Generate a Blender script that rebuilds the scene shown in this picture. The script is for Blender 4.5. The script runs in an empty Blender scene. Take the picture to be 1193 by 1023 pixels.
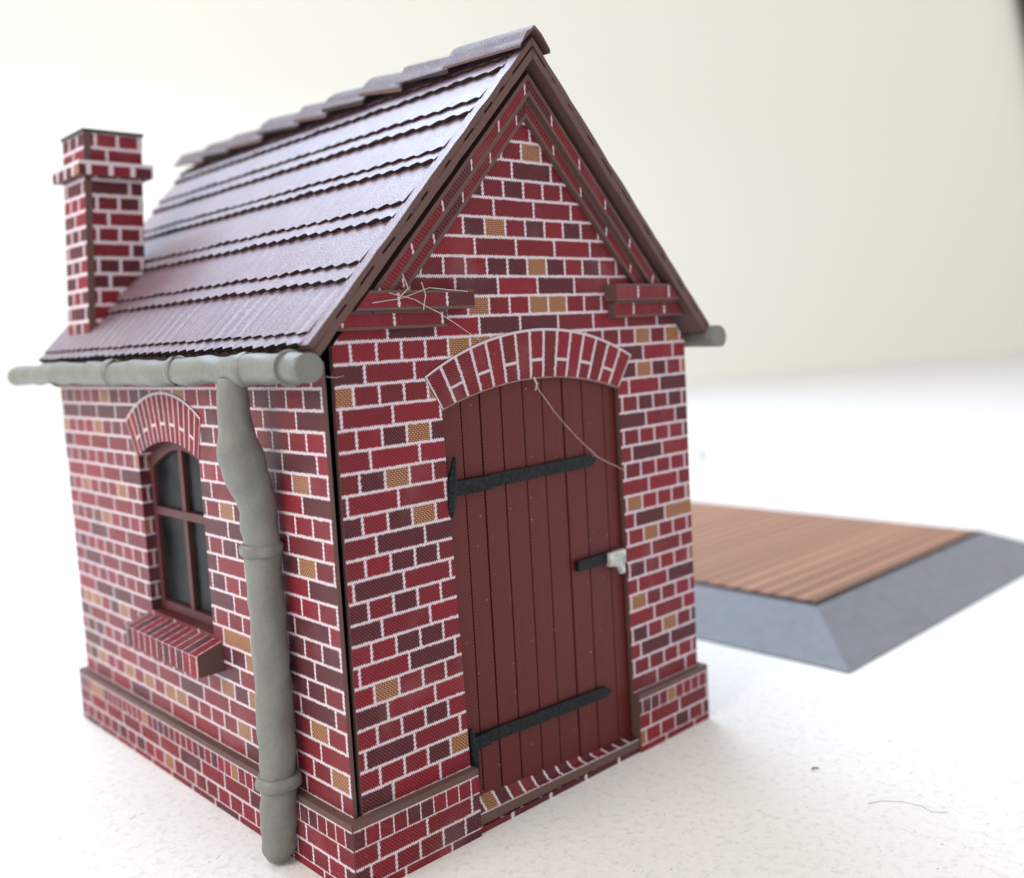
import bpy, math, random
from mathutils import Vector, Matrix, noise as mnoise
random.seed(7)
S = 0.1                                   # one printed brick course = 0.1 m
SC = bpy.context.scene
COL = SC.collection
W, D, ZP = 26.34, 33.92, 3.58             # front width, depth, plinth height (in courses)
APZ, EZ, EO, OVF = 40.74, 25.57, 1.26, 1.08
SL = (APZ - EZ) / (W / 2 + EO)
NRM = Vector((-SL, 0, 1)).normalized()

# ------------------------------------------------------------------ mesh builder
class MB:
    def __init__(s): s.v = []; s.f = []; s.uv = []; s.m = []; s.sm = []
    def poly(s, pts, mat=0, uv=None, smooth=False):
        pts = [Vector(p) for p in pts]
        if uv is None:
            n = Vector((0, 0, 0))
            for i in range(len(pts)):
                a, b = pts[i], pts[(i + 1) % len(pts)]
                n += a.cross(b)
            ax = max(range(3), key=lambda k: abs(n[k]))
            if ax == 1: uv = [(p.x, p.z - ZP) for p in pts]
            elif ax == 0: uv = [(p.y, p.z - ZP) for p in pts]
            else: uv = [(p.x, p.y) for p in pts]
        b = len(s.v)
        s.v += [tuple(p * S) for p in pts]
        s.f.append(tuple(range(b, b + len(pts)))); s.uv.append(uv); s.m.append(mat); s.sm.append(smooth)
    def box(s, x0, x1, y0, y1, z0, z1, mats=0):
        # mats: int or dict of faces '-x','+x','-y','+y','-z','+z'
        g = (lambda k: mats) if isinstance(mats, int) else (lambda k: mats.get(k, mats.get('*', 0)))
        s.poly([(x0,y0,z0),(x1,y0,z0),(x1,y0,z1),(x0,y0,z1)], g('-y'))
        s.poly([(x1,y1,z0),(x0,y1,z0),(x0,y1,z1),(x1,y1,z1)], g('+y'))
        s.poly([(x0,y1,z0),(x0,y0,z0),(x0,y0,z1),(x0,y1,z1)], g('-x'))
        s.poly([(x1,y0,z0),(x1,y1,z0),(x1,y1,z1),(x1,y0,z1)], g('+x'))
        s.poly([(x0,y0,z1),(x1,y0,z1),(x1,y1,z1),(x0,y1,z1)], g('+z'))
        s.poly([(x0,y1,z0),(x1,y1,z0),(x1,y0,z0),(x0,y0,z0)], g('-z'))
    def hexa(s, c, mats=(0,)*6, uvs=None):
        # c: 8 corners, bottom ring then top ring, counter-clockwise from above
        F = [(0,1,5,4),(1,2,6,5),(2,3,7,6),(3,0,4,7),(4,5,6,7),(3,2,1,0)]
        for i, f in enumerate(F):
            s.poly([c[k] for k in f], mats[i], None if not uvs else uvs.get(i))
    def prism(s, pts, ext, mf=0, ms=1, uv=None, mb=None):
        pts = [Vector(p) for p in pts]; e = Vector(ext)
        s.poly(pts, mf, uv)
        s.poly([p + e for p in reversed(pts)], ms if mb is None else mb)
        n = len(pts)
        for i in range(n):
            a, b = pts[i], pts[(i + 1) % n]
            s.poly([b, a, a + e, b + e], ms)
    def tube(s, path, rad, seg=16, mat=0, caps=True, jit=0.0, jf=1.0, smooth=True, round_end=False, sq=None):
        path = [Vector(p) for p in path]; n = len(path)
        if not isinstance(rad, (list, tuple)): rad = [rad] * n
        up = Vector((0, 0, 1)); rings = []
        side = None
        for i, p in enumerate(path):
            t = (path[min(i + 1, n - 1)] - path[max(i - 1, 0)]).normalized()
            if side is None:
                side = t.cross(up if abs(t.z) < .9 else Vector((0, 1, 0))).normalized()
            side = (side - t * side.dot(t)).normalized()
            w = t.cross(side)
            ring = []
            for k in range(seg):
                a = 2 * math.pi * k / seg
                d = side * math.cos(a) + w * math.sin(a)
                q = p + d * rad[i]
                if jit: q += d * jit * mnoise.noise(q * jf)
                ring.append(q)
            rings.append(ring)
        b = len(s.v)
        for r in rings: s.v += [tuple(q * S) for q in r]
        for i in range(n - 1):
            for k in range(seg):
                k2 = (k + 1) % seg
                s.f.append((b + i*seg + k, b + i*seg + k2, b + (i+1)*seg + k2, b + (i+1)*seg + k))
                s.uv.append([(k/seg, i), ((k+1)/seg, i), ((k+1)/seg, i+1), (k/seg, i+1)])
                s.m.append(mat); s.sm.append(smooth)
        if caps:
            for base, rev in ((0, True), ((n - 1) * seg, False)):
                idx = [b + base + k for k in range(seg)]
                if rev: idx.reverse()
                s.f.append(tuple(idx)); s.uv.append([(0, 0)] * seg); s.m.append(mat); s.sm.append(False)
    def build(s, name, mats, parent=None, bevel=0, merge=False):
        me = bpy.data.meshes.new(name)
        me.from_pydata(s.v, [], s.f)
        ul = me.uv_layers.new(name='UVMap')
        k = 0
        for fi, uv in enumerate(s.uv):
            for c in uv:
                ul.data[k].uv = c; k += 1
        if not isinstance(mats, (list, tuple)): mats = [mats]
        for m in mats: me.materials.append(m)
        for i, p in enumerate(me.polygons):
            p.material_index = s.m[i]; p.use_smooth = s.sm[i]
        import bmesh
        bm = bmesh.new(); bm.from_mesh(me)
        if merge: bmesh.ops.remove_doubles(bm, verts=bm.verts, dist=1e-5)
        bmesh.ops.recalc_face_normals(bm, faces=bm.faces) if merge else None
        bm.to_mesh(me); bm.free(); me.update()
        o = bpy.data.objects.new(name, me); COL.objects.link(o)
        if parent is not None: o.parent = parent
        if bevel:
            md = o.modifiers.new('Bevel', 'BEVEL'); md.width = bevel * S; md.segments = 2; md.limit_method = 'ANGLE'
        return o

def thing(name, label, cat):
    o = bpy.data.objects.new(name, None); COL.objects.link(o)
    o.empty_display_size = .2; o['label'] = label; o['category'] = cat
    return o

# ------------------------------------------------------------------ materials
class NT:
    def __init__(s, name):
        s.mat = bpy.data.materials.new(name); s.mat.use_nodes = True
        s.t = s.mat.node_tree; s.n = s.t.nodes; s.l = s.t.links
        s.n.clear()
        s.out = s.n.new('ShaderNodeOutputMaterial'); s.bs = s.n.new('ShaderNodeBsdfPrincipled')
        s.l.new(s.bs.outputs[0], s.out.inputs['Surface'])
    def set(s, sock, v):
        if hasattr(v, 'is_linked') or hasattr(v, 'links'): s.l.new(v, sock)
        else: sock.default_value = v
    def M(s, op, a, b=None, c=None, clamp=False):
        n = s.n.new('ShaderNodeMath'); n.operation = op; n.use_clamp = clamp
        s.set(n.inputs[0], a)
        if b is not None: s.set(n.inputs[1], b)
        if c is not None: s.set(n.inputs[2], c)
        return n.outputs[0]
    def mix(s, f, a, b, blend='MIX'):
        n = s.n.new('ShaderNodeMix'); n.data_type = 'RGBA'; n.blend_type = blend
        s.set(n.inputs[0], f)
        for sock, v in ((n.inputs[6], a), (n.inputs[7], b)):
            if isinstance(v, tuple): sock.default_value = (*v, 1)
            else: s.l.new(v, sock)
        return n.outputs[2]
    def step(s, v, a, b):
        n = s.n.new('ShaderNodeMapRange'); n.interpolation_type = 'SMOOTHSTEP'
        s.set(n.inputs[0], v); n.inputs[1].default_value = a; n.inputs[2].default_value = b
        return n.outputs[0]
    def noise(s, vec, scale, detail=2, rough=.5, dim='3D', out=0):
        n = s.n.new('ShaderNodeTexNoise'); n.noise_dimensions = dim
        if vec is not None: s.l.new(vec, n.inputs['Vector'])
        n.inputs['Scale'].default_value = scale; n.inputs['Detail'].default_value = detail
        n.inputs['Roughness'].default_value = rough
        return n.outputs[out]
    def white(s, a, b, c=0.0):
        cb = s.n.new('ShaderNodeCombineXYZ'); s.set(cb.inputs[0], a); s.set(cb.inputs[1], b); s.set(cb.inputs[2], c)
        n = s.n.new('ShaderNodeTexWhiteNoise'); n.noise_dimensions = '3D'; s.l.new(cb.outputs[0], n.inputs['Vector'])
        return n.outputs['Value']
    def uv(s):
        n = s.n.new('ShaderNodeUVMap'); n.uv_map = 'UVMap'
        sp = s.n.new('ShaderNodeSeparateXYZ'); s.l.new(n.outputs[0], sp.inputs[0])
        return n.outputs[0], sp.outputs[0], sp.outputs[1]
    def obj(s):
        return s.n.new('ShaderNodeTexCoord').outputs['Object']
    def bump(s, h, strength, dist=.01):
        n = s.n.new('ShaderNodeBump'); s.l.new(h, n.inputs['Height'])
        n.inputs['Strength'].default_value = strength; n.inputs['Distance'].default_value = dist
        s.l.new(n.outputs[0], s.bs.inputs['Normal'])
    def fin(s, col, rough=.5, spec=.5):
        if isinstance(col, tuple): s.bs.inputs['Base Color'].default_value = (*col, 1)
        else: s.l.new(col, s.bs.inputs['Base Color'])
        s.set(s.bs.inputs['Roughness'], rough); s.bs.inputs['Specular IOR Level'].default_value = spec
        return s.mat

RED = (.225, .014, .027); RED2 = (.140, .016, .023); DARK = (.072, .020, .026); OCH = (.42, .25, .115)
MORT = (.64, .565, .605); BROWN = (.120, .062, .055)

def brick_colour(t, rnd, rnd2, u, v, hatch=1.0, ochre=.13, dark=.24, odd_pen=None):
    """a printed brick: crimson, maroon or ochre, overlaid with the printer's diagonal screen"""
    red = t.mix(rnd2, RED, RED2)
    isd = t.step(rnd, 1 - ochre - dark - .001, 1 - ochre - dark + .001)
    iso = t.step(t.M('SUBTRACT', rnd, odd_pen) if odd_pen is not None else rnd, 1 - ochre - .001, 1 - ochre + .001)
    k = 2 * math.pi / .19
    s1 = t.M('SINE', t.M('MULTIPLY', t.M('ADD', u, v), k))
    s2 = t.M('SINE', t.M('MULTIPLY', t.M('SUBTRACT', u, v), k))
    drk = t.mix(t.M('MULTIPLY', t.M('ADD', s1, .4), .42, clamp=True), DARK, RED2)
    och = t.mix(t.step(t.M('MULTIPLY', s1, s2), -.12, .12), OCH, (.17, .016, .018))
    col = t.mix(isd, red, drk); col = t.mix(iso, col, och)
    h = t.M('MULTIPLY_ADD', s1, .44 * hatch, 1 - .06 * hatch)
    return t.mix(1.0, col, t_grey(t, h), 'MULTIPLY')

def t_grey(t, v):
    c = t.n.new('ShaderNodeCombineColor')
    for i in range(3): t.set(c.inputs[i], v)
    return c.outputs[0]

def paper_finish(t, col, rough=.58, spec=.22, grain=.25):
    o = t.obj()
    n1 = t.noise(o, 60, 3, .6); n2 = t.noise(o, 3.0, 3)
    lift = t.M('MULTIPLY', t.step(n1, .58, .78), .10)           # worn paper fibres
    col = t.mix(lift, col, (.62, .52, .50))
    col = t.mix(t.M('MULTIPLY', t.step(n2, .52, .75), .10), col, (.45, .36, .36))   # dried glue film
    t.bump(t.noise(o, 95, 2), grain, .004)
    return t.fin(col, t.M('MULTIPLY_ADD', n2, .18, rough - .09), spec)

def brick_mat(name, hp, phase, sphase, seed, mw=.066, ochre=.13, dark=.24, spec=.22, rough=.58):
    t = NT(name); vec, u0, v0 = t.uv()
    nz = t.n.new('ShaderNodeTexNoise'); t.l.new(vec, nz.inputs['Vector']); nz.inputs['Scale'].default_value = 5.5
    nz.inputs['Detail'].default_value = 2
    sp = t.n.new('ShaderNodeSeparateColor'); t.l.new(nz.outputs[1], sp.inputs[0])
    u = t.M('ADD', u0, t.M('MULTIPLY', t.M('SUBTRACT', sp.outputs[0], .5), .11))
    v = t.M('ADD', v0, t.M('MULTIPLY', t.M('SUBTRACT', sp.outputs[1], .5), .11))
    r = t.M('FLOOR', v); fv = t.M('FRACT', v)
    odd = t.M('FLOORED_MODULO', r, 2.0)
    m4 = t.M('GREATER_THAN', t.M('FLOORED_MODULO', r, 4.0), 1.5)
    wid = t.M('MULTIPLY', t.M('SUBTRACT', 2.0, odd), hp)
    off = t.M('ADD', t.M('MULTIPLY', odd, phase), t.M('MULTIPLY', t.M('SUBTRACT', 1.0, odd),
              t.M('MULTIPLY_ADD', m4, hp, sphase)))
    uu = t.M('DIVIDE', t.M('SUBTRACT', u, off), wid)
    c = t.M('FLOOR', uu); fu = t.M('MULTIPLY', t.M('FRACT', uu), wid)
    d = t.M('MINIMUM', t.M('MINIMUM', fu, t.M('SUBTRACT', wid, fu)), t.M('MINIMUM', fv, t.M('SUBTRACT', 1.0, fv)))
    rnd = t.white(c, r, seed); rnd2 = t.white(c, r, seed + 5.3)
    col = brick_colour(t, rnd, rnd2, u0, v0, ochre=ochre, dark=dark, odd_pen=t.M('MULTIPLY', t.M('SUBTRACT', 1.0, odd), ochre * .8))
    k = 2 * math.pi / .13                                        # screen-printed ragged joint edge
    rag = t.M('MULTIPLY', t.M('SINE', t.M('MULTIPLY', t.M('SUBTRACT', u0, t.M('MULTIPLY', v0, .6)), k)), .030)
    mk = t.step(t.M('ADD', d, rag), mw - .025, mw + .025)
    mort = t.mix(t.noise(vec, 9, 2), MORT, (.66, .55, .60))
    return paper_finish(t, t.mix(mk, mort, col), rough, spec)

def voussoir_mat(name, n, seed):
    t = NT(name); vec, u0, v0 = t.uv()            # u 0..1 along the arch, v 0..1 from soffit to crown
    nz = t.noise(vec, 26, 2)
    u = t.M('MULTIPLY_ADD', t.M('SUBTRACT', nz, .5), .012, u0)
    uu = t.M('MULTIPLY', u, float(n)); c = t.M('FLOOR', uu); fu = t.M('FRACT', uu)
    odd = t.M('FLOORED_MODULO', c, 2.0)
    d = t.M('MINIMUM', fu, t.M('SUBTRACT', 1.0, fu))
    dj = t.M('ABSOLUTE', t.M('SUBTRACT', v0, .36))
    split = t.M('MULTIPLY', odd, t.M('SUBTRACT', 1.0, t.step(dj, .02, .042)))
    edge = t.step(v0, .935, .96)
    mk = t.M('SUBTRACT', 1.0, t.M('MAXIMUM', t.M('MAXIMUM', t.M('SUBTRACT', 1.0, t.step(d, .065, .105)), split), edge), clamp=True)
    rnd = t.white(c, t.M('GREATER_THAN', v0, t.M('MULTIPLY_ADD', odd, .36, -.0)), seed)
    col = brick_colour(t, t.M('MULTIPLY', rnd, .66), rnd, t.M('MULTIPLY', u0, n * .95), t.M('MULTIPLY', v0, 2.6))
    return paper_finish(t, t.mix(mk, (.56, .49, .52), col))

def plain(name, col, rough=.5, spec=.5, var=.25, scale=14, bump=.2, bscale=60, alt=None):
    t = NT(name); o = t.obj()
    a = t.noise(o, scale, 4, .6)
    c2 = alt or tuple(x * .6 for x in col)
    c = t.mix(t.M('MULTIPLY', t.step(a, .35, .7), var * 2, clamp=True), col, c2)
    t.bump(t.noise(o, bscale, 3), bump, .006)
    return t.fin(c, rough, spec)

BR_F = brick_mat('printed_brick_front', 1.43, .12, 2.24, 3.0, ochre=.17, dark=.20)
BR_S = brick_mat('printed_brick_side', 1.56, .22, 1.0, 11.0, ochre=.10, dark=.22, spec=.42, rough=.50)
BR_C = brick_mat('printed_brick_chimney', 1.43, 1.05, .35, 21.0, mw=.10, ochre=.06, dark=.4)
BR_T = brick_mat('printed_brick_trim', 1.43, .4, .9, 31.0, mw=.06, ochre=.08)
BR_R = brick_mat('printed_brick_reveal', 1.43, .4, .9, 41.0, mw=.05, ochre=.1, dark=.5)
VO_D = voussoir_mat('printed_voussoirs_door', 15, 2.0)
VO_W = voussoir_mat('printed_voussoirs_window', 15, 4.0)
EDGE = plain('brown_card_edge', BROWN, .6, .3, .35, 30, .5, 80, alt=(.12, .070, .064))
EDGE2 = plain('dark_edge_and_shade', (.032, .017, .014), .6, .3, .3, 30, .4, 80)  # dark brown cut card, also colours in the shadow line under tiles and base
GREY = plain('grey_painted_plastic', (.180, .182, .163), .45, .4, .14, 40, .6, 30, alt=(.125, .125, .11))
BLACK = plain('black_paint', (.004, .005, .007), .45, .18, .25, 60, .6, 70, alt=(.03, .035, .04))
WHITE = plain('chipped_white_paint', (.62, .62, .62), .4, .5, .3, 22, .5, 60, alt=(.10, .11, .12))
THREAD = plain('dried_glue_thread', (.62, .50, .50), .35, .6, .3, 40, .2)
DARKIN = plain('bare_card_inside', (.030, .022, .020), .8, .2)
GLASS = plain('dark_window_film', (.003, .004, .005), .30, .10, .4, 5, .15, 20, alt=(.018, .020, .022))
FRAME = plain('maroon_window_bars', (.095, .026, .030), .5, .4, .35, 30, .3, 80)

def roof_mat(name='printed_roof_tiles', ro=.40, spec=1.0, ca=(.150, .070, .092), cb=(.108, .057, .080)):
    t = NT(name); vec, u0, v0 = t.uv(); o = t.obj()
    k = 2 * math.pi / 1.15
    s = t.M('SINE', t.M('MULTIPLY', u0, k))
    n1 = t.noise(o, 8, 4, .6); n2 = t.noise(o, 120, 2)
    a = t.mix(n1, ca, cb)
    gro = t.step(s, .55, .95)
    low = t.M('SUBTRACT', 1.0, t.step(v0, 1.0, 1.5))
    a = t.mix(t.M('MULTIPLY', gro, t.M('MULTIPLY_ADD', low, .45, .16)), a, (.22, .17, .24))          # pale printed groove of each tile
    kk = 2 * math.pi / .17
    dots = t.M('MULTIPLY', t.M('SINE', t.M('MULTIPLY', t.M('ADD', u0, v0), kk)), t.M('SINE', t.M('MULTIPLY', t.M('SUBTRACT', u0, v0), kk)))
    a = t.mix(t.M('MULTIPLY', t.step(dots, .1, .6), .25), a, (.055, .022, .028))
    sp = t.step(t.noise(o, 115, 1), .66, .74)
    a = t.mix(t.M('MULTIPLY', sp, .5), a, (.75, .72, .78))            # bits of torn paper fibre, their sparkle painted in as pale specks
    h = t.M('ADD', t.M('MULTIPLY', s, .035), t.M('MULTIPLY', n2, 1.3))
    t.bump(h, .5, .006)
    return t.fin(a, t.M('MULTIPLY_ADD', n1, .12, ro), spec)
ROOF = roof_mat(); RIDGE = roof_mat('printed_ridge_card', .55, .35, (.110, .058, .060), (.060, .034, .038))

def door_mat():
    t = NT('stained_door_planks'); vec, u0, v0 = t.uv(); o = t.obj()
    n = t.n.new('ShaderNodeMapping'); t.l.new(o, n.inputs[0]); n.inputs['Scale'].default_value = (42, 42, 3.0)
    g = t.noise(n.outputs[0], 1.0, 4, .6)
    pl = t.white(t.M('FLOOR', t.M('DIVIDE', u0, 1.45)), 1.0, 2.0)
    a = t.mix(g, (.118, .012, .013), (.042, .006, .007))
    a = t.mix(t.M('MULTIPLY', pl, .45), a, (.075, .009, .010))
    kk = 2 * math.pi / .19
    dots = t.M('SINE', t.M('MULTIPLY', t.M('ADD', u0, v0), kk))
    a = t.mix(t.M('MULTIPLY', t.step(dots, -.1, .6), .5), a, (.20, .040, .038))
    a = t.mix(t.step(t.noise(o, 30, 2), .74, .80), a, (.34, .20, .19))      # tiny paint chips
    t.bump(g, .25, .004)
    return t.fin(a, .50, .28)
DOOR = door_mat()

def ground_mat():
    t = NT('white_card_tabletop'); o = t.obj()
    n1 = t.noise(o, 1.2, 5, .6); n2 = t.noise(o, 20, 4, .65)
    a = t.mix(n1, (.80, .785, .76), (.75, .735, .715))
    a = t.mix(t.M('MULTIPLY', t.step(n2, .48, .75), .6), a, (.55, .525, .52))
    # crumbs and fluff lying about
    for sc, th, colr, amt in ((8.0, .060, (.30, .30, .40), .55), (17.0, .10, (.46, .40, .42), .5), (30.0, .15, (.44, .42, .50), .45), (3.6, .022, (.15, .16, .24), .8)):
        vo = t.n.new('ShaderNodeTexVoronoi'); vo.feature = 'F1'; vo.voronoi_dimensions = '2D'; vo.inputs['Scale'].default_value = sc
        dn = t.noise(o, sc * 2.2, 2, out=1)
        mp = t.n.new('ShaderNodeMix'); mp.data_type = 'RGBA'; mp.blend_type = 'LINEAR_LIGHT'; mp.inputs[0].default_value = .12
        t.l.new(o, mp.inputs[6]); t.l.new(dn, mp.inputs[7]); t.l.new(mp.outputs[2], vo.inputs['Vector'])
        pick = t.n.new('ShaderNodeSeparateColor'); t.l.new(vo.outputs['Color'], pick.inputs[0])
        m = t.M('MULTIPLY', t.M('SUBTRACT', 1.0, t.step(vo.outputs['Distance'], th * .6, th)), t.M('GREATER_THAN', pick.outputs[0], .55))
        a = t.mix(t.M('MULTIPLY', m, amt), a, colr)
    t.bump(n2, .35, .012)
    return t.fin(a, .75, .2)

def wall_mat():
    t = NT('cream_plaster'); o = t.obj()
    a = t.mix(t.noise(o, .12, 3), (.885, .88, .81), (.87, .865, .795))
    t.bump(t.noise(o, 6, 4), .15, .02)
    return t.fin(a, .8, .2)

def deck_mat():
    t = NT('orange_brown_planks'); vec, u0, v0 = t.uv(); o = t.obj()
    pw = 1.75
    vv = t.M('DIVIDE', v0, pw); c = t.M('FLOOR', vv); f = t.M('FRACT', vv)
    n = t.n.new('ShaderNodeMapping'); t.l.new(o, n.inputs[0]); n.inputs['Scale'].default_value = (1.2, 16, 16)
    g = t.noise(n.outputs[0], 1.0, 4, .6)
    a = t.mix(t.white(c, 2.0), (.47, .215, .125), (.34, .145, .085))
    a = t.mix(t.M('MULTIPLY', g, .3), a, (.22, .09, .05))
    seam = t.M('SUBTRACT', 1.0, t.step(t.M('MINIMUM', f, t.M('SUBTRACT', 1.0, f)), .09, .2))
    a = t.mix(seam, a, (.07, .03, .02))
    t.bump(g, .2, .004)
    return t.fin(a, .42, .5)

# ------------------------------------------------------------------ setting
def sheet(name, pts, mat, thick=0):
    m = MB(); m.poly(pts, 0)
    if thick: pass
    return m.build(name, mat)
g = sheet('ground', [(-900, -700, 0), (1500, -700, 0), (1500, 700, 0), (-900, 700, 0)], ground_mat()); g['kind'] = 'structure'
bd = Vector((.97, -.24, 0)).normalized(); bn = Vector((.24, .97, 0)).normalized()
m = MB(); o0 = Vector((71, 315, 0))
a, b = o0 - bd * 520, o0 + bd * 760
c8 = [a, b, b + bn * 8, a + bn * 8]
m.hexa([p + Vector((0, 0, -.5)) for p in c8] + [p + Vector((0, 0, 330)) for p in c8])
wl = m.build('wall', wall_mat()); wl['kind'] = 'structure'

# dark upright board leaning at the right end of the wall
m = MB(); pf = o0 - bn * 9
def wp(s, z, d=0): return o0 + bd * s - bn * (3 + d) + Vector((0, 0, z))
s0 = 604
pts = [wp(s0, 0), wp(s0 + 90, 0), wp(s0 + 5, 285), wp(s0 - 85, 285)]
m.prism(pts, -bn * 5, 0, 0)
bo = m.build('dark_board', plain('dark_stained_wood', (.050, .040, .030), .5, .4, .4, 1.2, .2, 8), bevel=.3)
bo['label'] = 'dark brown board leaning in front of the cream wall, cut by the top right corner'; bo['category'] = 'board'

# ------------------------------------------------------------------ the brick hut
hut = thing('brick_hut', 'small red brick card model hut with steep brown tiled roof and plank door', 'model hut')
def T(x, y, h):                    # left roof slope: horizontal position x, height h above the nominal tile surface
    p = Vector((x, y, EZ + SL * (x + EO))); return p + NRM * h
def TR(x, y, h):                   # the same point on the right slope
    p = T(x, y, h); return Vector((W - p.x, p.y, p.z))

# front wall with arched doorway
def arc(xa, za, xb, zb, sag, n):
    pts = []
    c = abs(xb - xa) / 2; R = (c * c + sag * sag) / (2 * sag); th = math.asin(min(1, c / R))
    for i in range(n + 1):
        a = -th + 2 * th * i / n
        s = (R * math.sin(a) / c + 1) / 2
        z = za + (zb - za) * s + (R * math.cos(a) - (R - sag))
        pts.append((xa + (xb - xa) * s, z))
    return pts
din = arc(6.62, 22.08, 19.85, 22.18, 1.08, 30)
dout = arc(5.66, 23.75, 21.1, 24.0, 1.95, 30)
GT = 1.45 / NRM.z                                   # gable top lies this far below the tile surface
def gz(x): return APZ - GT - SL * abs(x - W / 2)
ol = [(.42, 0), (7.12, 0)] + din + [(20.0, 0), (W, 0), (W, gz(W)), (W / 2, gz(W / 2)), (.60, gz(.60))]
m = MB(); m.prism([(x, 0, z) for x, z in ol], (0, .30, 0), 0, 1, mb=2)
m.build('front_wall', [BR_F, EDGE, DARKIN], hut)
# voussoir arches
def arch(name, inner, outer, tf, mat, ext):
    m = MB(); n = len(inner) - 1; e = Vector(ext)
    for i in range(n):
        a0, a1, b0, b1 = tf(*inner[i]), tf(*inner[i+1]), tf(*outer[i]), tf(*outer[i+1])
        m.poly([a0, a1, b1, b0], 0, [(i/n, 0), ((i+1)/n, 0), ((i+1)/n, 1), (i/n, 1)])
        m.poly([a1, a0, Vector(a0) + e, Vector(a1) + e], 1); m.poly([b0, b1, Vector(b1) + e, Vector(b0) + e], 1)
    for p, q in ((tf(*inner[0]), tf(*outer[0])), (tf(*inner[-1]), tf(*outer[-1]))):
        m.poly([p, q, Vector(q) + e, Vector(p) + e], 1)
    return m.build(name, [mat, EDGE], hut)
arch('door_arch', din, dout, lambda x, z: (x, -.05, z - .02), VO_D, (0, .045, 0))
# paler cut edge of the arch soffit
m = MB()
for i in range(len(din) - 1):
    (x0, z0), (x1, z1) = din[i], din[i+1]
    m.hexa([(x0, -.06, z0 - .09), (x1, -.06, z1 - .09), (x1, .3, z1 - .09), (x0, .3, z0 - .09),
            (x0, -.06, z0 - .025), (x1, -.06, z1 - .025), (x1, .3, z1 - .025), (x0, .3, z0 - .025)])
m.build('arch_soffit', plain('pale_cut_card', (.30, .19, .17), .6, .3, .4, 30, .3), hut)

# side wall with arched window opening
Y0, Y1, WZ0, WSP = 13.1, 21.4, 9.9, 19.45
win = arc(Y1, WSP - .1, Y0, WSP + .25, 1.0, 20); wout = arc(22.75, 21.65, 12.45, 22.0, 1.55, 20)
m = MB(); zt = EZ + SL * EO - GT
L = lambda y, z: (0, y, z)
m.poly([L(D, 0), L(Y1, 0), L(Y1, zt), L(D, zt)], 0)
m.poly([L(Y0, 0), L(.12, 0), L(.12, zt), L(Y0, zt)], 0)
m.poly([L(Y1, 0), L(Y0, 0), L(Y0, WZ0), L(Y1, WZ0)], 0)
m.poly([L(y, z) for y, z in win] + [L(Y0, zt), L(Y1, zt)], 0)
m.poly([L(.12, 0), (.22, .12, 0), (.22, .12, zt), L(.12, zt)], 1)                 # brown cut edge at the corner
m.poly([(.34, .12, 0), (.34, D, 0), (.34, D, zt), (.34, .12, zt)][::-1], 2) if False else None
ring = [(Y1, WZ0)] + win + [(Y0, WZ0)]
for i in range(len(ring)):
    (ya, za), (yb, zb) = ring[i], ring[(i+1) % len(ring)]
    m.poly([L(ya, za), (1.1, ya, za), (1.1, yb, zb), L(yb, zb)], 3, [(0, za - ZP), (1.1, za - ZP), (1.1, zb - ZP), (0, zb - ZP)])
m.build('side_wall', [BR_S, EDGE, DARKIN, BR_R], hut)
arch('window_arch', win, wout, lambda y, z: (-.05, y, z), VO_W, (.045, 0, 0))
# the two walls out of sight
m = MB(); m.box(W - .5, W - .05, .6, D - .06, 0, zt, 0); m.build('side_wall', [BR_S], hut)
m = MB(); ol = [(.4, 0), (.4, gz(.4)), (W / 2, gz(W / 2)), (W - .1, gz(W - .1)), (W - .1, 0)]
m.prism([(x, D, z) for x, z in ol], (0, -.5, 0), 0, 0, mb=1); m.build('back_wall', [BR_F, DARKIN], hut)

# window: bars and four panes
m = MB(); fx0, fx1 = .62, .92
fo = [(Y1 - .02, WZ0 + .05)] + [(y, z - .02) for y, z in win] + [(Y0 + .02, WZ0 + .05)]
cy, cz = (Y0 + Y1) / 2, 15
def inset(p, d):
    y, z = p
    return (y + (-d if y > cy else d) * min(1, abs(y - cy) / 2.6), z + (d if z < 12 else -d if z > 18.6 else 0))
fi = [inset(p, .55) for p in fo]
n = len(fo)
for i in range(n):
    a, b, c, d = fo[i], fo[(i+1) % n], fi[(i+1) % n], fi[i]
    m.poly([(fx0, *a), (fx0, *b), (fx0, *c), (fx0, *d)], 0)
    m.poly([(fx0, *d), (fx0, *c), (fx1, *c), (fx1, *d)], 0)
MY, MZ = 17.0, 16.1
m.box(fx0 + .02, fx1, MY - .24, MY + .24, WZ0 + .4, 20.1, 0)
m.box(fx0 - .04, fx1, Y0 + .45, Y1 - .45, MZ - .24, MZ + .24, 0)
wn = m.build('window', FRAME, hut, bevel=.06)
for ya, yb in ((Y0 + .1, MY), (MY, Y1 - .1)):
    for za, zb in ((WZ0 + .1, MZ), (MZ, 20.6)):
        m = MB(); m.poly([(fx1 - .03, yb, za), (fx1 - .03, ya, za), (fx1 - .03 + random.uniform(0, .05), ya, zb), (fx1 - .03 + random.uniform(0, .05), yb, zb)], 0)
        m.build('pane', GLASS, wn)
m = MB(); m.box(1.15, 1.3, Y0 - 1, Y1 + 1, WZ0 - 1, 21.5, 0); m.build('window_backing', DARKIN, hut)

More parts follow.
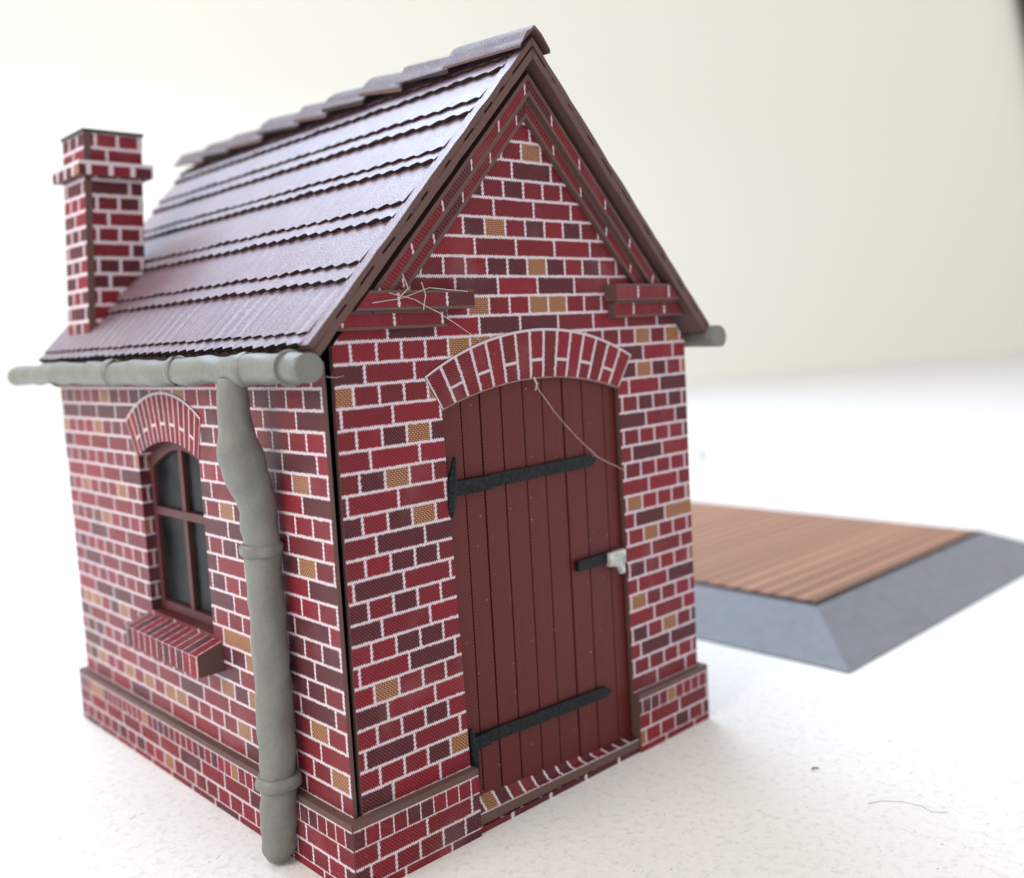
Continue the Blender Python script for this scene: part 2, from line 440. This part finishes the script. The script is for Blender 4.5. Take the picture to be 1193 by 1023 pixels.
# brick window sill
m = MB(); ya, yb = 12.1, 22.0
c = [(-1.5, ya, 8.05), (0, ya, 8.05), (0, yb, 8.05), (-1.5, yb, 8.05), (-1.5, ya, 9.22), (.6, ya, 9.88), (.6, yb, 9.88), (-1.5, yb, 9.22)]
sf = 1.43 / .86
m.hexa(c, (1, 1, 1, 0, 2, 1), {3: [(yb * sf, 1.1), (ya * sf, 1.1), (ya * sf, 1.95), (yb * sf, 1.95)][0:4],
                              4: [(ya * sf, 1.15), (ya * sf, 1.9), (yb * sf, 1.9), (yb * sf, 1.15)]})
SILLTOP = brick_mat('printed_sill_top', 1.43, .4, .9, 51.0, mw=.05, ochre=0, dark=.15)
m.build('window_sill', [BR_T, EDGE, SILLTOP], hut, bevel=.05)

# plinth: soldier course, stretchers, headers
SOLD = 1.43 / .80
def plinth_face(m, P, u0, u1, z1, flip=False):
    # P(u, z) -> point; three printed bands with their own brick size
    bands = [(z1 - .34, z1, None), (z1 - 1.25, z1 - .34, 'sold'), (z1 - 2.22, z1 - 1.25, 'str'), (z1 - 3.2, z1 - 2.22, 'hdr'), (0, z1 - 3.2, 'str2')]
    for za, zb, k in bands:
        q = [P(u0, za), P(u1, za), P(u1, zb), P(u0, zb)]
        if k is None: uv = None; mt = 1
        else:
            mt = 0
            s, va, vb = {'sold': (SOLD, 1.16, 2.0), 'str': (1, 0.0, 1.0), 'hdr': (1, 1.0, 2.0), 'str2': (1, 2.1, 2.6)}[k]
            uv = [(u0 * s, va), (u1 * s, va), (u1 * s, vb), (u0 * s, vb)]
        if flip: q = q[::-1]; uv = uv[::-1] if uv else None
        m.poly(q, mt, uv)
m = MB(); p = .45
plinth_face(m, lambda u, z: (-p, u, z), D + p, -.40, ZP)
m.poly([(-p, -.40, ZP), (0, -.40, ZP), (0, D + p, ZP), (-p, D + p, ZP)], 1)
m.poly([(-p, -.40, 0), (0, -.40, 0), (0, -.40, ZP), (-p, -.40, ZP)], 1)
m.poly([(-p, D + p, 0), (0, D + p, 0), (0, D + p, ZP), (-p, D + p, ZP)], 1)
for xa, xb in ((-.40, 7.15), (19.95, W + p)):
    zz = ZP + .02
    plinth_face(m, lambda u, z: (u, -p, z), xa, xb, zz)
    m.poly([(xa, -p, zz), (xb, -p, zz), (xb, -.001, zz), (xa, -.001, zz)], 1)
    m.poly([(xa, 0, 0), (xa, -p, 0), (xa, -p, zz), (xa, 0, zz)], 1)
    m.poly([(xb, -p, 0), (xb, .4, 0), (xb, .4, zz), (xb, -p, zz)], 1)
m.poly([(W + p, -p, 0), (W + p, D + p, 0), (W + p, D + p, ZP), (W + p, -p, ZP)], 0)
m.poly([(W - .05, 0, ZP), (W + p, 0, ZP), (W + p, D + p, ZP), (W - .05, D + p, ZP)], 1)
m.poly([(-p, D + p, 0), (W + p, D + p, 0), (W + p, D + p, ZP), (-p, D + p, ZP)], 0)
m.build('plinth', [BR_T, EDGE], hut)

# door of vertical planks
gx = [7.0, 8.55, 9.84, 11.3, 12.89, 14.35, 15.93, 17.5, 19.29, 20.6]
m = MB()
for i in range(len(gx) - 1):
    a, b = gx[i] + .05, gx[i+1] - .05
    y = .82 + random.uniform(-.03, .03)
    m.box(a, b, y, 1.1, .3, 23.6, 0)
m.box(6.9, 20.7, 1.0, 1.3, .2, 23.7, 1)
dr = m.build('door', [DOOR, EDGE2], hut, bevel=.05); dr.location = (-.44 * S, -.45 * S, 0)
def strap(xa, za, xb, zb, h):
    m = MB(); y0, y1 = .56, .84
    f = [(xa, za - h/2), (xb - .5, zb - h/2), (xb, zb), (xb - .5, zb + h/2), (xa, za + h/2)]
    m.prism([(x, y0, z) for x, z in f], (0, y1 - y0, 0), 0, 0)
    return m
m = strap(7.5, 18.02, 18.25, 18.12, .68)
m.box(7.55, 10.1, .42, .58, 17.62, 18.36, 0)
m.tube([(7.30, .5, 16.6), (7.28, .45, 17.2), (7.4, .42, 18.3), (7.55, .45, 19.0), (7.72, .5, 19.6)], [.12, .2, .30, .16, .10], 10, 0, jit=.08, jf=3)
m.build('hinge', BLACK, dr, bevel=.06)
m = strap(7.8, 4.70, 18.6, 4.35, .66)
m.box(7.8, 8.9, .42, .58, 4.3, 5.0, 0)
m.tube([(7.85, .55, 2.6), (7.82, .5, 3.4), (7.8, .48, 4.5), (7.75, .5, 5.0), (7.72, .55, 5.5)], [.2, .24, .28, .18, .10], 10, 0, jit=.08, jf=3)
m.build('hinge', BLACK, dr, bevel=.06)
m = MB(); m.box(16.25, 19.2, .5, .84, 11.95, 12.55, 0)
lt = m.build('latch', BLACK, dr, bevel=.08)
m = MB(); m.box(18.7, 20.1, .28, .6, 11.75, 12.55, 0)
m.tube([(19.35, .55, 12.0), (19.35, .1, 12.0)], [.42, .36], 14, 0)
m.tube([(19.55, .3, 11.8), (19.7, .26, 11.2)], [.3, .2], 10, 0)
m.build('latch_keeper', WHITE, lt, bevel=.1)

# sloping brick door sill
m = MB(); a, b = 7.16, 19.94
sf = 1.43 / .95
c = [(a, -.32, .50), (b, -.32, .32), (b, .5, .32), (a, .5, .50), (a, -.32, 1.02), (b, -.32, .80), (b, .5, .90), (a, .5, 1.85)]
m.hexa(c, (1, 1, 1, 1, 0, 1), {4: [(a * sf, 1.05), (b * sf, 1.05), (b * sf, 1.6), (a * sf, 1.95)]})
m.box(a, b, -.28, .5, 0, .315, {'*': 0})
m.build('door_sill', [brick_mat('printed_sill_bricks', 1.43, .2, .9, 61.0, mw=.11, ochre=.06, dark=.62), EDGE], hut)

# gable mouldings along both rakes, two tiers
def rake(name, side, h0, h1, yf, u0):
    f = T if side < 0 else TR
    m = MB()
    # x where the strip's lines end at the corbel and meet at the ridge (mitre at x = W/2)
    def top(h): return (W / 2 + NRM.x * -h) if False else None
    def at_ridge(h):                         # point of offset line with x = W/2
        x = W / 2 - NRM.x * h; return x
    xl0, xl1 = 1.2, 1.6
    P = []
    for (x, h) in ((xl0, h0), (at_ridge(h0), h0), (at_ridge(h1), h1), (xl1, h1)):
        P.append((x, h))
    fr = [f(x, yf, h) for x, h in P]
    ln = (P[1][0] - P[0][0]) / NRM.z
    uv = [(u0, .12), (u0 + ln, .12), (u0 + ln, .88), (u0, .88)]
    if side > 0: fr = fr[::-1]; uv = uv[::-1]
    m.prism(fr, (0, -yf - .002, 0), 0, 1, uv)
    bw = .19                                             # rubbed brown rim of the card strip
    for ha, hb in ((h0, h0 + bw), (h1 - bw, h1)):
        q = [f(xl0, yf - .012, ha), f(at_ridge(ha), yf - .012, ha), f(at_ridge(hb), yf - .012, hb), f(xl0, yf - .012, hb)]
        m.poly(q if side < 0 else q[::-1], 1)
    return m.build(name, [BR_T, EDGE], hut)
for sd in (-1, 1):
    rake('gable_moulding', sd, -1.98, -1.20, -.62, 0.3 if sd < 0 else 2.2)
    rake('gable_moulding', sd, -2.72, -1.982, -.32, 1.7 if sd < 0 else .6)
# stepped corbels
def corbel(xs, tiers):
    m = MB()
    for (xa, xb, za, zb, yf) in tiers:
        lim = lambda z: (APZ - GT + .75 - z) / SL          # half width left under the roof at height z
        l_ = lambda x, z: max(x, W/2 - lim(z)); r_ = lambda x, z: min(x, W/2 + lim(z))
        pts = [(l_(xa, za), yf, za), (r_(xb, za), yf, za), (r_(xb, zb), yf, zb), (l_(xa, zb), yf, zb)]
        m.prism(pts, (0, -yf - .002, 0), 0, 1, [(x, .1 + .8 * (z - za) / (zb - za)) for x, _, z in pts])
        for z0_, z1_ in ((za, za + .13), (zb - .13, zb)):
            m.poly([(l_(xa, z0_), yf - .012, z0_), (r_(xb, z0_), yf - .012, z0_), (r_(xb, z1_), yf - .012, z1_), (l_(xa, z1_), yf - .012, z1_)], 1)
    return m.build('corbel', [BR_T, EDGE], hut)
corbel(0, [(.42, 8.35, 26.95, 27.85, -.95), (.46, 6.9, 26.1, 26.945, -.5)])
corbel(0, [(19.0, W + .05, 27.15, 28.1, -.95), (19.25, W + .02, 26.2, 27.145, -.55)])

# roof: slab, rows of tiles, ridge tiles
def yb(x): return 33.8 + 5.7 * (x + EO) / (W / 2 + EO)
m = MB()
for f in (T, TR):
    for h0, h1, yf, md in ((-.74, -.40, -OVF, 0), (-.40, -.28, -OVF + .16, 2), (-.28, -.02, -OVF + .0, 0)):
        xt = lambda h: W / 2 - NRM.x * h
        y1 = (lambda x: -.30) if h1 > -.1 else yb
        top = 1 if h1 > -.1 else md
        NS = 26
        def ring(k):
            s_ = k / NS
            j = lambda a: .05 * mnoise.noise(Vector((s_ * 17, a * 7.3 + h0 * 9, 2 if f is T else 5)))
            xa, xb = -EO + (xt(h0) + EO) * s_, -EO + (xt(h1) + EO) * s_
            yk = yf + j(1) * 1.4
            return [f(xa, yk, h0 + (j(2) if h0 < -.7 else 0)), f(xa, y1(xa), h0), f(xb, y1(xb), h1), f(xb, yk, h1 + (j(3) if h1 > -.1 else 0))]
        for k in range(NS):
            A, B = ring(k), ring(k + 1)
            for (p0, p1, mt) in ((3, 0, md), (0, 1, md), (1, 2, md), (2, 3, top)):
                q = [A[p0], A[p1], B[p1], B[p0]]
                m.poly(q if f is T else q[::-1], mt, [(v.y, v.x) for v in (q if f is T else q[::-1])])
            if k == 0: m.poly(A if f is T else A[::-1], md)
            if k == NS - 1: m.poly(B[::-1] if f is T else B, md)
    q = 0.0
    while q < 13.4:                                  # packing pieces between the two layers of card
        w_ = random.uniform(.5, 1.3); a, b = q - EO, min(q + w_, 13.3) - EO
        c = [f(a, -OVF + .03, -.41), f(b, -OVF + .03, -.41), f(b, -OVF + .3, -.41), f(a, -OVF + .3, -.41), f(a, -OVF + .03, -.27), f(b, -OVF + .03, -.27), f(b, -OVF + .3, -.27), f(a, -OVF + .3, -.27)]
        if f is TR: c = [c[1], c[0], c[3], c[2], c[5], c[4], c[7], c[6]]
        m.hexa(c, (0,) * 6); q += w_ + random.uniform(.25, .8)
rf = m.build('roof', [EDGE, ROOF, EDGE2], hut)
XS = [-1.26, -.80, 1.45, 2.14, 4.13, 4.80, 6.86, 7.42, 9.21, 9.99, 11.64, 12.35]
PITCH = 1.15
for f in (T, TR):
    for i, x0 in enumerate(XS):
        x1 = XS[i + 1] + .45 if i + 1 < len(XS) else W / 2 - .1
        x1 = min(x1, W / 2 - .02)
        m = MB(); n = 34 * 6; ya = -.36
        ph = random.random() * .3
        rows = []
        for k in range(n + 1):
            s = k / n
            tt = ((s * 34 + ph) % 1)
            saw = .20 * (abs(tt - .5) * 2) ** 1.3
            yl, yu = ya + (yb(x0) - ya) * s, ya + (yb(x1) - ya) * s
            wob = .05 * mnoise.noise(Vector((yl * .5, i * 3.1, 0)))
            lift = .05 + (.03 if i < 2 else .008) * math.cos(2 * math.pi * tt) + wob
            xe = x0 - saw * .8 + .10 + wob
            rows.append((f(xe, yl, lift), f(xe + .03, yl, -.30), f((x0 + x1) / 2, (yl + yu) / 2, lift * .5 - .10), f(x1, yu, -.25), yl))
        for k in range(n):
            a, b = rows[k], rows[k+1]
            um, uM = a[4], b[4]
            o = (lambda q, u: m.poly(q if f is T else q[::-1], *u))
            o([b[0], a[0], a[2], b[2]], (0, [(uM, x0), (um, x0), (um, x0 + 1), (uM, x0 + 1)] if f is T else [(uM, x0 + 1), (um, x0 + 1), (um, x0), (uM, x0)], True))
            o([b[2], a[2], a[3], b[3]], (0, [(uM, x0 + 1), (um, x0 + 1), (um, x0 + 2), (uM, x0 + 2)] if f is T else [(uM, x0 + 2), (um, x0 + 2), (um, x0 + 1), (uM, x0 + 1)], True))
            o([b[1], a[1], a[0], b[0]], (1, None, False))
        m.build('tile_row', [ROOF, EDGE2], rf)
yr = [-1.25, 5.0, 9.4, 13.2, 17.3, 20.8, 25.9, 30.7, 35.0, 39.8]
for i in range(len(yr) - 1):
    m = MB(); ya, ybk = yr[i] - (.0 if i == 0 else .5), yr[i+1]
    tilt = random.uniform(-.08, .08)
    def prof(y, lift, th):
        out = []
        for k in range(9):
            a = (k - 4) / 4
            out.append(Vector((W / 2 + a * 1.08 + tilt, y, APZ + .50 + lift - th - 1.12 * abs(a) ** 1.3 + random.uniform(-.08, .08))))
        return out
    la, lb = (.10, .50) if i else (.06, .42)
    lb += random.uniform(-.08, .1)
    t0, t1 = prof(ya, la, 0), prof(ybk, lb, 0); b0, b1 = prof(ya, la, .17), prof(ybk, lb, .17)
    for k in range(8):
        m.poly([t0[k], t0[k+1], t1[k+1], t1[k]], 0, [(k * .4, 0), (k * .4 + .4, 0), (k * .4 + .4, 4), (k * .4, 4)], True)
        m.poly([b0[k+1], b0[k], b1[k], b1[k+1]], 1)
        m.poly([b0[k], b0[k+1], t0[k+1], t0[k]], 1); m.poly([b1[k+1], b1[k], t1[k], t1[k+1]], 1)
    m.poly([b0[0], t0[0], t1[0], b1[0]], 1); m.poly([t0[8], b0[8], b1[8], t1[8]], 1)
    m.build('ridge_tile', [RIDGE, EDGE2 if i % 2 else EDGE], rf)

# chimney, leaning a little
m = MB()
def lean(x, y, z): return (x + .063 * (z - 27.3), y, z)
def cbox(m, x0, x1, y0, y1, z0, z1, mats):
    c = [lean(*q) for q in ((x0,y0,z0),(x1,y0,z0),(x1,y1,z0),(x0,y1,z0),(x0,y0,z1),(x1,y0,z1),(x1,y1,z1),(x0,y1,z1))]
    uvf = {0: [(x0, z0), (x1, z0), (x1, z1), (x0, z1)], 1: [(y0, z0), (y1, z0), (y1, z1), (y0, z1)], 3: [(y1, z0), (y0, z0), (y0, z1), (y1, z1)]}
    uvf = {k: [(u, v * .98 + .6) for u, v in q] for k, q in uvf.items()}
    m.hexa(c, mats, uvf)
cx0, cx1, cy0, cy1 = .33, 4.1, 28.4, 32.3
cbox(m, cx0, cx1, cy0, cy1, 26.0, 40.15, (0, 0, 0, 0, 2, 1))
for (qx, qy) in ((cx0, cy0),):                       # rubbed brown corner of the folded card
    cbox(m, qx - .03, qx + .42, qy - .03, qy - .005, 26.5, 40.12, (1,) * 6)
ch = m.build('chimney', [BR_C, EDGE, plain('sooty_cap', (.09, .10, .11), .6, .3)], hut, bevel=.06)
m = MB(); cbox(m, cx0 - .1, cx1 + .1, cy0 - .1, cy1 + .1, 40.16, 40.36, (0,) * 6); m.build('chimney_cap', plain('sooty_rim', (.045, .05, .06), .6, .3), ch, bevel=.05)
m = MB(); cbox(m, cx0 - .55, cx1 + .55, cy0 - .5, cy1 + .5, 37.35, 38.25, (0, 1, 0, 0, 1, 1))
m.build('chimney_band', [brick_mat('printed_band', 1.43, .4, .9, 71.0, mw=.16, ochre=.1, dark=.4), EDGE], ch, bevel=.06)

# gutters and downpipe
def gutter(x, ya, yb_, z, joints):
    m = MB(); n = 60
    ys = [ya + (yb_ - ya) * i / n for i in range(n + 1)]
    rad = [.68 + .05 * max(0, 1 - abs(y - min(joints, key=lambda j: abs(j - y))) / .35) for y in ys]
    m.tube([(x + .05 * math.sin(y * .4), y, z + .04 * math.sin(y * .23 + 1)) for y in ys], rad, 24, 0, jit=.16, jf=.75)
    gt = m.build('gutter', GREY, hut)
    for j in joints:
        m = MB(); m.tube([(x + .05 * math.sin(j * .4), j - .10, z + .02), (x, j - .05, z + .02), (x, j + .05, z + .02), (x + .05 * math.sin(j * .4), j + .10, z + .02)], [.74, .815, .815, .74], 24, 0, jit=.05, jf=.8)
        m.build('gutter_joint', GREY, gt)
    return gt
gutter(-1.75, -1.85, 37.0, 24.58, [-.3, 3.6, 10.8, 19.5, 28.5])
gutter(W + 1.55, -1.6, 37.5, 24.75, [4, 16, 28])
pts = []; rr = []
key = [((-1.75, 4.95, 24.2), .64), ((-1.8, 4.95, 23.3), .74), ((-1.82, 5.0, 22.0), .76), ((-1.78, 5.0, 20.9), .96), ((-1.45, 5.0, 19.7), 1.06),
       ((-1.05, 5.02, 18.6), .88), ((-.95, 5.02, 16.2), .80), ((-.95, 4.98, 12), .84), ((-.97, 5.0, 8), .86), ((-1.0, 5.05, 4.5), .88), ((-1.05, 5.3, 2.0), .87), ((-1.1, 5.4, .75), .82), ((-1.1, 5.4, .25), .55)]
for i in range(len(key) - 1):
    (a, ra), (b, rb) = key[i], key[i+1]
    st = 6
    for k in range(st):
        s = k / st; pts.append(Vector(a).lerp(Vector(b), s)); rr.append(ra + (rb - ra) * s)
pts.append(Vector(key[-1][0])); rr.append(key[-1][1])
for _ in range(2):
    pts = [pts[0]] + [(pts[i-1] + pts[i] * 2 + pts[i+1]) / 4 for i in range(1, len(pts) - 1)] + [pts[-1]]
    rr = [rr[0]] + [(rr[i-1] + rr[i] * 2 + rr[i+1]) / 4 for i in range(1, len(rr) - 1)] + [rr[-1]]
rr = [r * 1.03 for r in rr]
m = MB(); m.tube(pts, rr, 26, 0, jit=.17, jf=1.0); dp = m.build('downpipe', GREY, hut)
for z, x, y, r in ((15.9, -.97, 5.05, .92), (4.35, -1.02, 5.06, 1.0)):
    m = MB(); m.tube([(x, y, z + .32), (x, y, z + .2), (x, y, z), (x, y, z - .2), (x, y, z - .32)], [r - .03, r + .10, r + .13, r + .10, r - .03], 26, 0, jit=.16, jf=1.3)
    m.build('pipe_collar', GREY, dp)

# stringy dried glue
def thread(pts, r):
    q = []
    pts = [Vector(p) for p in pts]
    for i in range(len(pts) - 1):
        for k in range(6):
            s = k / 6; v = pts[i].lerp(pts[i+1], s)
            v += Vector((mnoise.noise(v * 1.3), 0, mnoise.noise(v * 1.3 + Vector((9, 0, 0))))) * .04
            q.append(v)
    q.append(pts[-1])
    m = MB(); m.tube(q, [r * (.7 + .6 * abs(mnoise.noise(v * 2.0))) for v in q], 6, 0)
    m.build('glue_thread', THREAD, hut)
thread([(13.0, -.12, 23.15), (13.2, -.08, 22.6), (14.5, .05, 21.2), (16.2, .07, 19.6), (17.7, .02, 18.35), (19.0, .03, 17.7), (20.1, -.03, 17.15)], .020)
thread([(12.9, -.12, 23.2), (13.15, -.08, 22.85), (13.2, .1, 22.5)], .07)
thread([(3.2, -1.0, 27.75), (4.6, -1.05, 27.4), (6.2, -1.0, 26.7), (7.6, -.7, 26.0), (9.3, -.06, 25.35)], .022)
thread([(2.2, -1.0, 27.3), (4.0, -1.0, 27.5), (5.5, -1.02, 27.95), (7.9, -.98, 27.75)], .024)
thread([(5.0, -1.1, 28.2), (5.2, -1.1, 27.6), (5.1, -1.0, 26.9)], .03)
thread([(4.0, -1.0, 28.6), (4.2, -1.1, 27.9), (3.6, -1.0, 27.4)], .03)
thread([(-.9, -1.75, 24.2), (.2, -.8, 24.05), (1.1, -.03, 24.1)], .015)

# ------------------------------------------------------------------ platform behind
pf_ = thing('loading_platform', 'low card platform with orange brown plank deck and sloping grey sides', 'platform')
x0, x1, y0, y1, ins, hh = 39.45, 84.8, -3.55, 58.0, 6.0, 2.6
xi1 = x1 - 5.6
m = MB()
c = [(x0, y0, .1), (x1, y0, .1), (x1, y1, .1), (x0, y1, .1), (x0 + ins, y0 + ins, hh), (xi1, y0 + ins, hh), (xi1, y1 - ins, hh), (x0 + ins, y1 - ins, hh)]
m.hexa(c)
m.build('base', plain('grey_concrete_card', (.195, .20, .222), .55, .4, .3, 9.0, .3, 30, alt=(.155, .155, .162)), pf_, bevel=.12)
m = MB(); m.box(x0 + .12, x1 - .12, y0 + .12, y1 - .12, 0, .13, 0); m.build('contact_shade', EDGE2, pf_)  # dark strip added below the base, paints its contact shadow
m = MB(); e = .52
m.box(x0 + ins + e, xi1 - e, y0 + ins + e, y1 - ins - e, hh - .05, hh + .14, {'*': 1, '+z': 0})
m.build('deck', [deck_mat(), EDGE2], pf_)
m = MB()
for (xa, xb, ya, yb_) in ((x0 + ins, xi1, y0 + ins, y0 + ins + .5), (x0 + ins, x0 + ins + .5, y0 + ins + .51, y1 - ins)):
    m.box(xa, xb, ya, yb_, hh - .03, hh + .05, 0)
m.build('deck_edge', plain('black_seam', (.012, .012, .014), .7, .2), pf_)

# lint lying on the tabletop
def lint(name, label, cen, r, th, turns, col):
    pts = []
    for i in range(26):
        a = turns * 2 * math.pi * i / 25
        pts.append(Vector((cen[0] + r * math.cos(a) * (1 - i / 60), cen[1] + r * .7 * math.sin(a), th * 1.2 + cen[2] * i / 25)))
    m = MB(); m.tube(pts, th, 6, 0); o = m.build(name, plain(name + '_fibre', col, .6, .3), None)
    o['label'] = label; o['category'] = 'fibre'
lint('fibre_curl', 'small curled pale grey fibre standing up beyond the platform', (123.8, 70.7, 2.6), 1.0, .3, .7, (.16, .16, .22))
lint('fibre_scrap', 'tiny dark fibre scrap on the white tabletop right of the hut front', (24.3, -9.6, .1), .30, .04, .45, (.16, .16, .24))

hp_ = [(22.6, -13.6), (23.3, -14.1), (23.9, -14.9), (24.0, -15.8), (23.8, -16.5), (24.2, -17.1)]
m = MB(); m.tube([(x, y, .02 + .03 * (i % 2)) for i, (x, y) in enumerate(hp_)], .012, 5, 0)
hr = m.build('fibre_hair', plain('fine_hair', (.36, .36, .42), .6, .3)); hr['label'] = 'long thin grey hair lying in a curve on the white tabletop'; hr['category'] = 'hair'

# ------------------------------------------------------------------ camera
C = Vector((-23.35267, -37.79034, 25.44130)) * S
rx, ry, rz = -0.08873307, -0.05437084, 0.76328655
fw = Vector((math.sin(rz) * math.cos(rx), math.cos(rz) * math.cos(rx), math.sin(rx)))
ri = Vector((math.cos(rz), -math.sin(rz), 0)); up = ri.cross(fw)
r2 = ri * math.cos(ry) + up * math.sin(ry); u2 = up * math.cos(ry) - ri * math.sin(ry)
cam = bpy.data.cameras.new('camera'); co = bpy.data.objects.new('camera', cam); COL.objects.link(co)
co.matrix_world = Matrix(((r2.x, u2.x, -fw.x, C.x), (r2.y, u2.y, -fw.y, C.y), (r2.z, u2.z, -fw.z, C.z), (0, 0, 0, 1)))
cam.sensor_fit = 'HORIZONTAL'; cam.sensor_width = 36
cam.lens = 36 * 1136.7 / 1193
cam.shift_x = -(621.18 - 596.5) / 1193; cam.shift_y = (492.07 - 511.5) / 1193
cam.clip_start = .05; cam.clip_end = 1000
cam.dof.use_dof = True; cam.dof.focus_distance = 48.0 * S
cam.dof.aperture_fstop = cam.lens * 1e-3 / (.80 * S)
SC.camera = co

# ------------------------------------------------------------------ light
wd = bpy.data.worlds.new('World'); SC.world = wd; wd.use_nodes = True
bg = wd.node_tree.nodes['Background']; bg.inputs[0].default_value = (1.0, .98, .96, 1); bg.inputs[1].default_value = .92
def area(name, loc, tgt, sx, sy, power, col):
    l = bpy.data.lights.new(name, 'AREA'); l.shape = 'RECTANGLE'; l.size = sx * S; l.size_y = sy * S; l.energy = power; l.color = col
    o = bpy.data.objects.new(name, l); COL.objects.link(o); o.location = Vector(loc) * S
    o.rotation_euler = (Vector(tgt) - Vector(loc)).to_track_quat('-Z', 'Y').to_euler()
area('window_light', (45, 175, 235), (8, 10, 20), 230, 120, 9800, (.62, .78, 1.0))
area('side_light', (-190, 40, 150), (60, 170, 0), 160, 120, 4300, (1.0, .965, .90))

SC.view_settings.view_transform = 'Standard'; SC.view_settings.look = 'None'
SC.view_settings.exposure = 0; SC.view_settings.gamma = 1
SC.view_settings.use_curve_mapping = False
SC.render.engine = 'CYCLES'
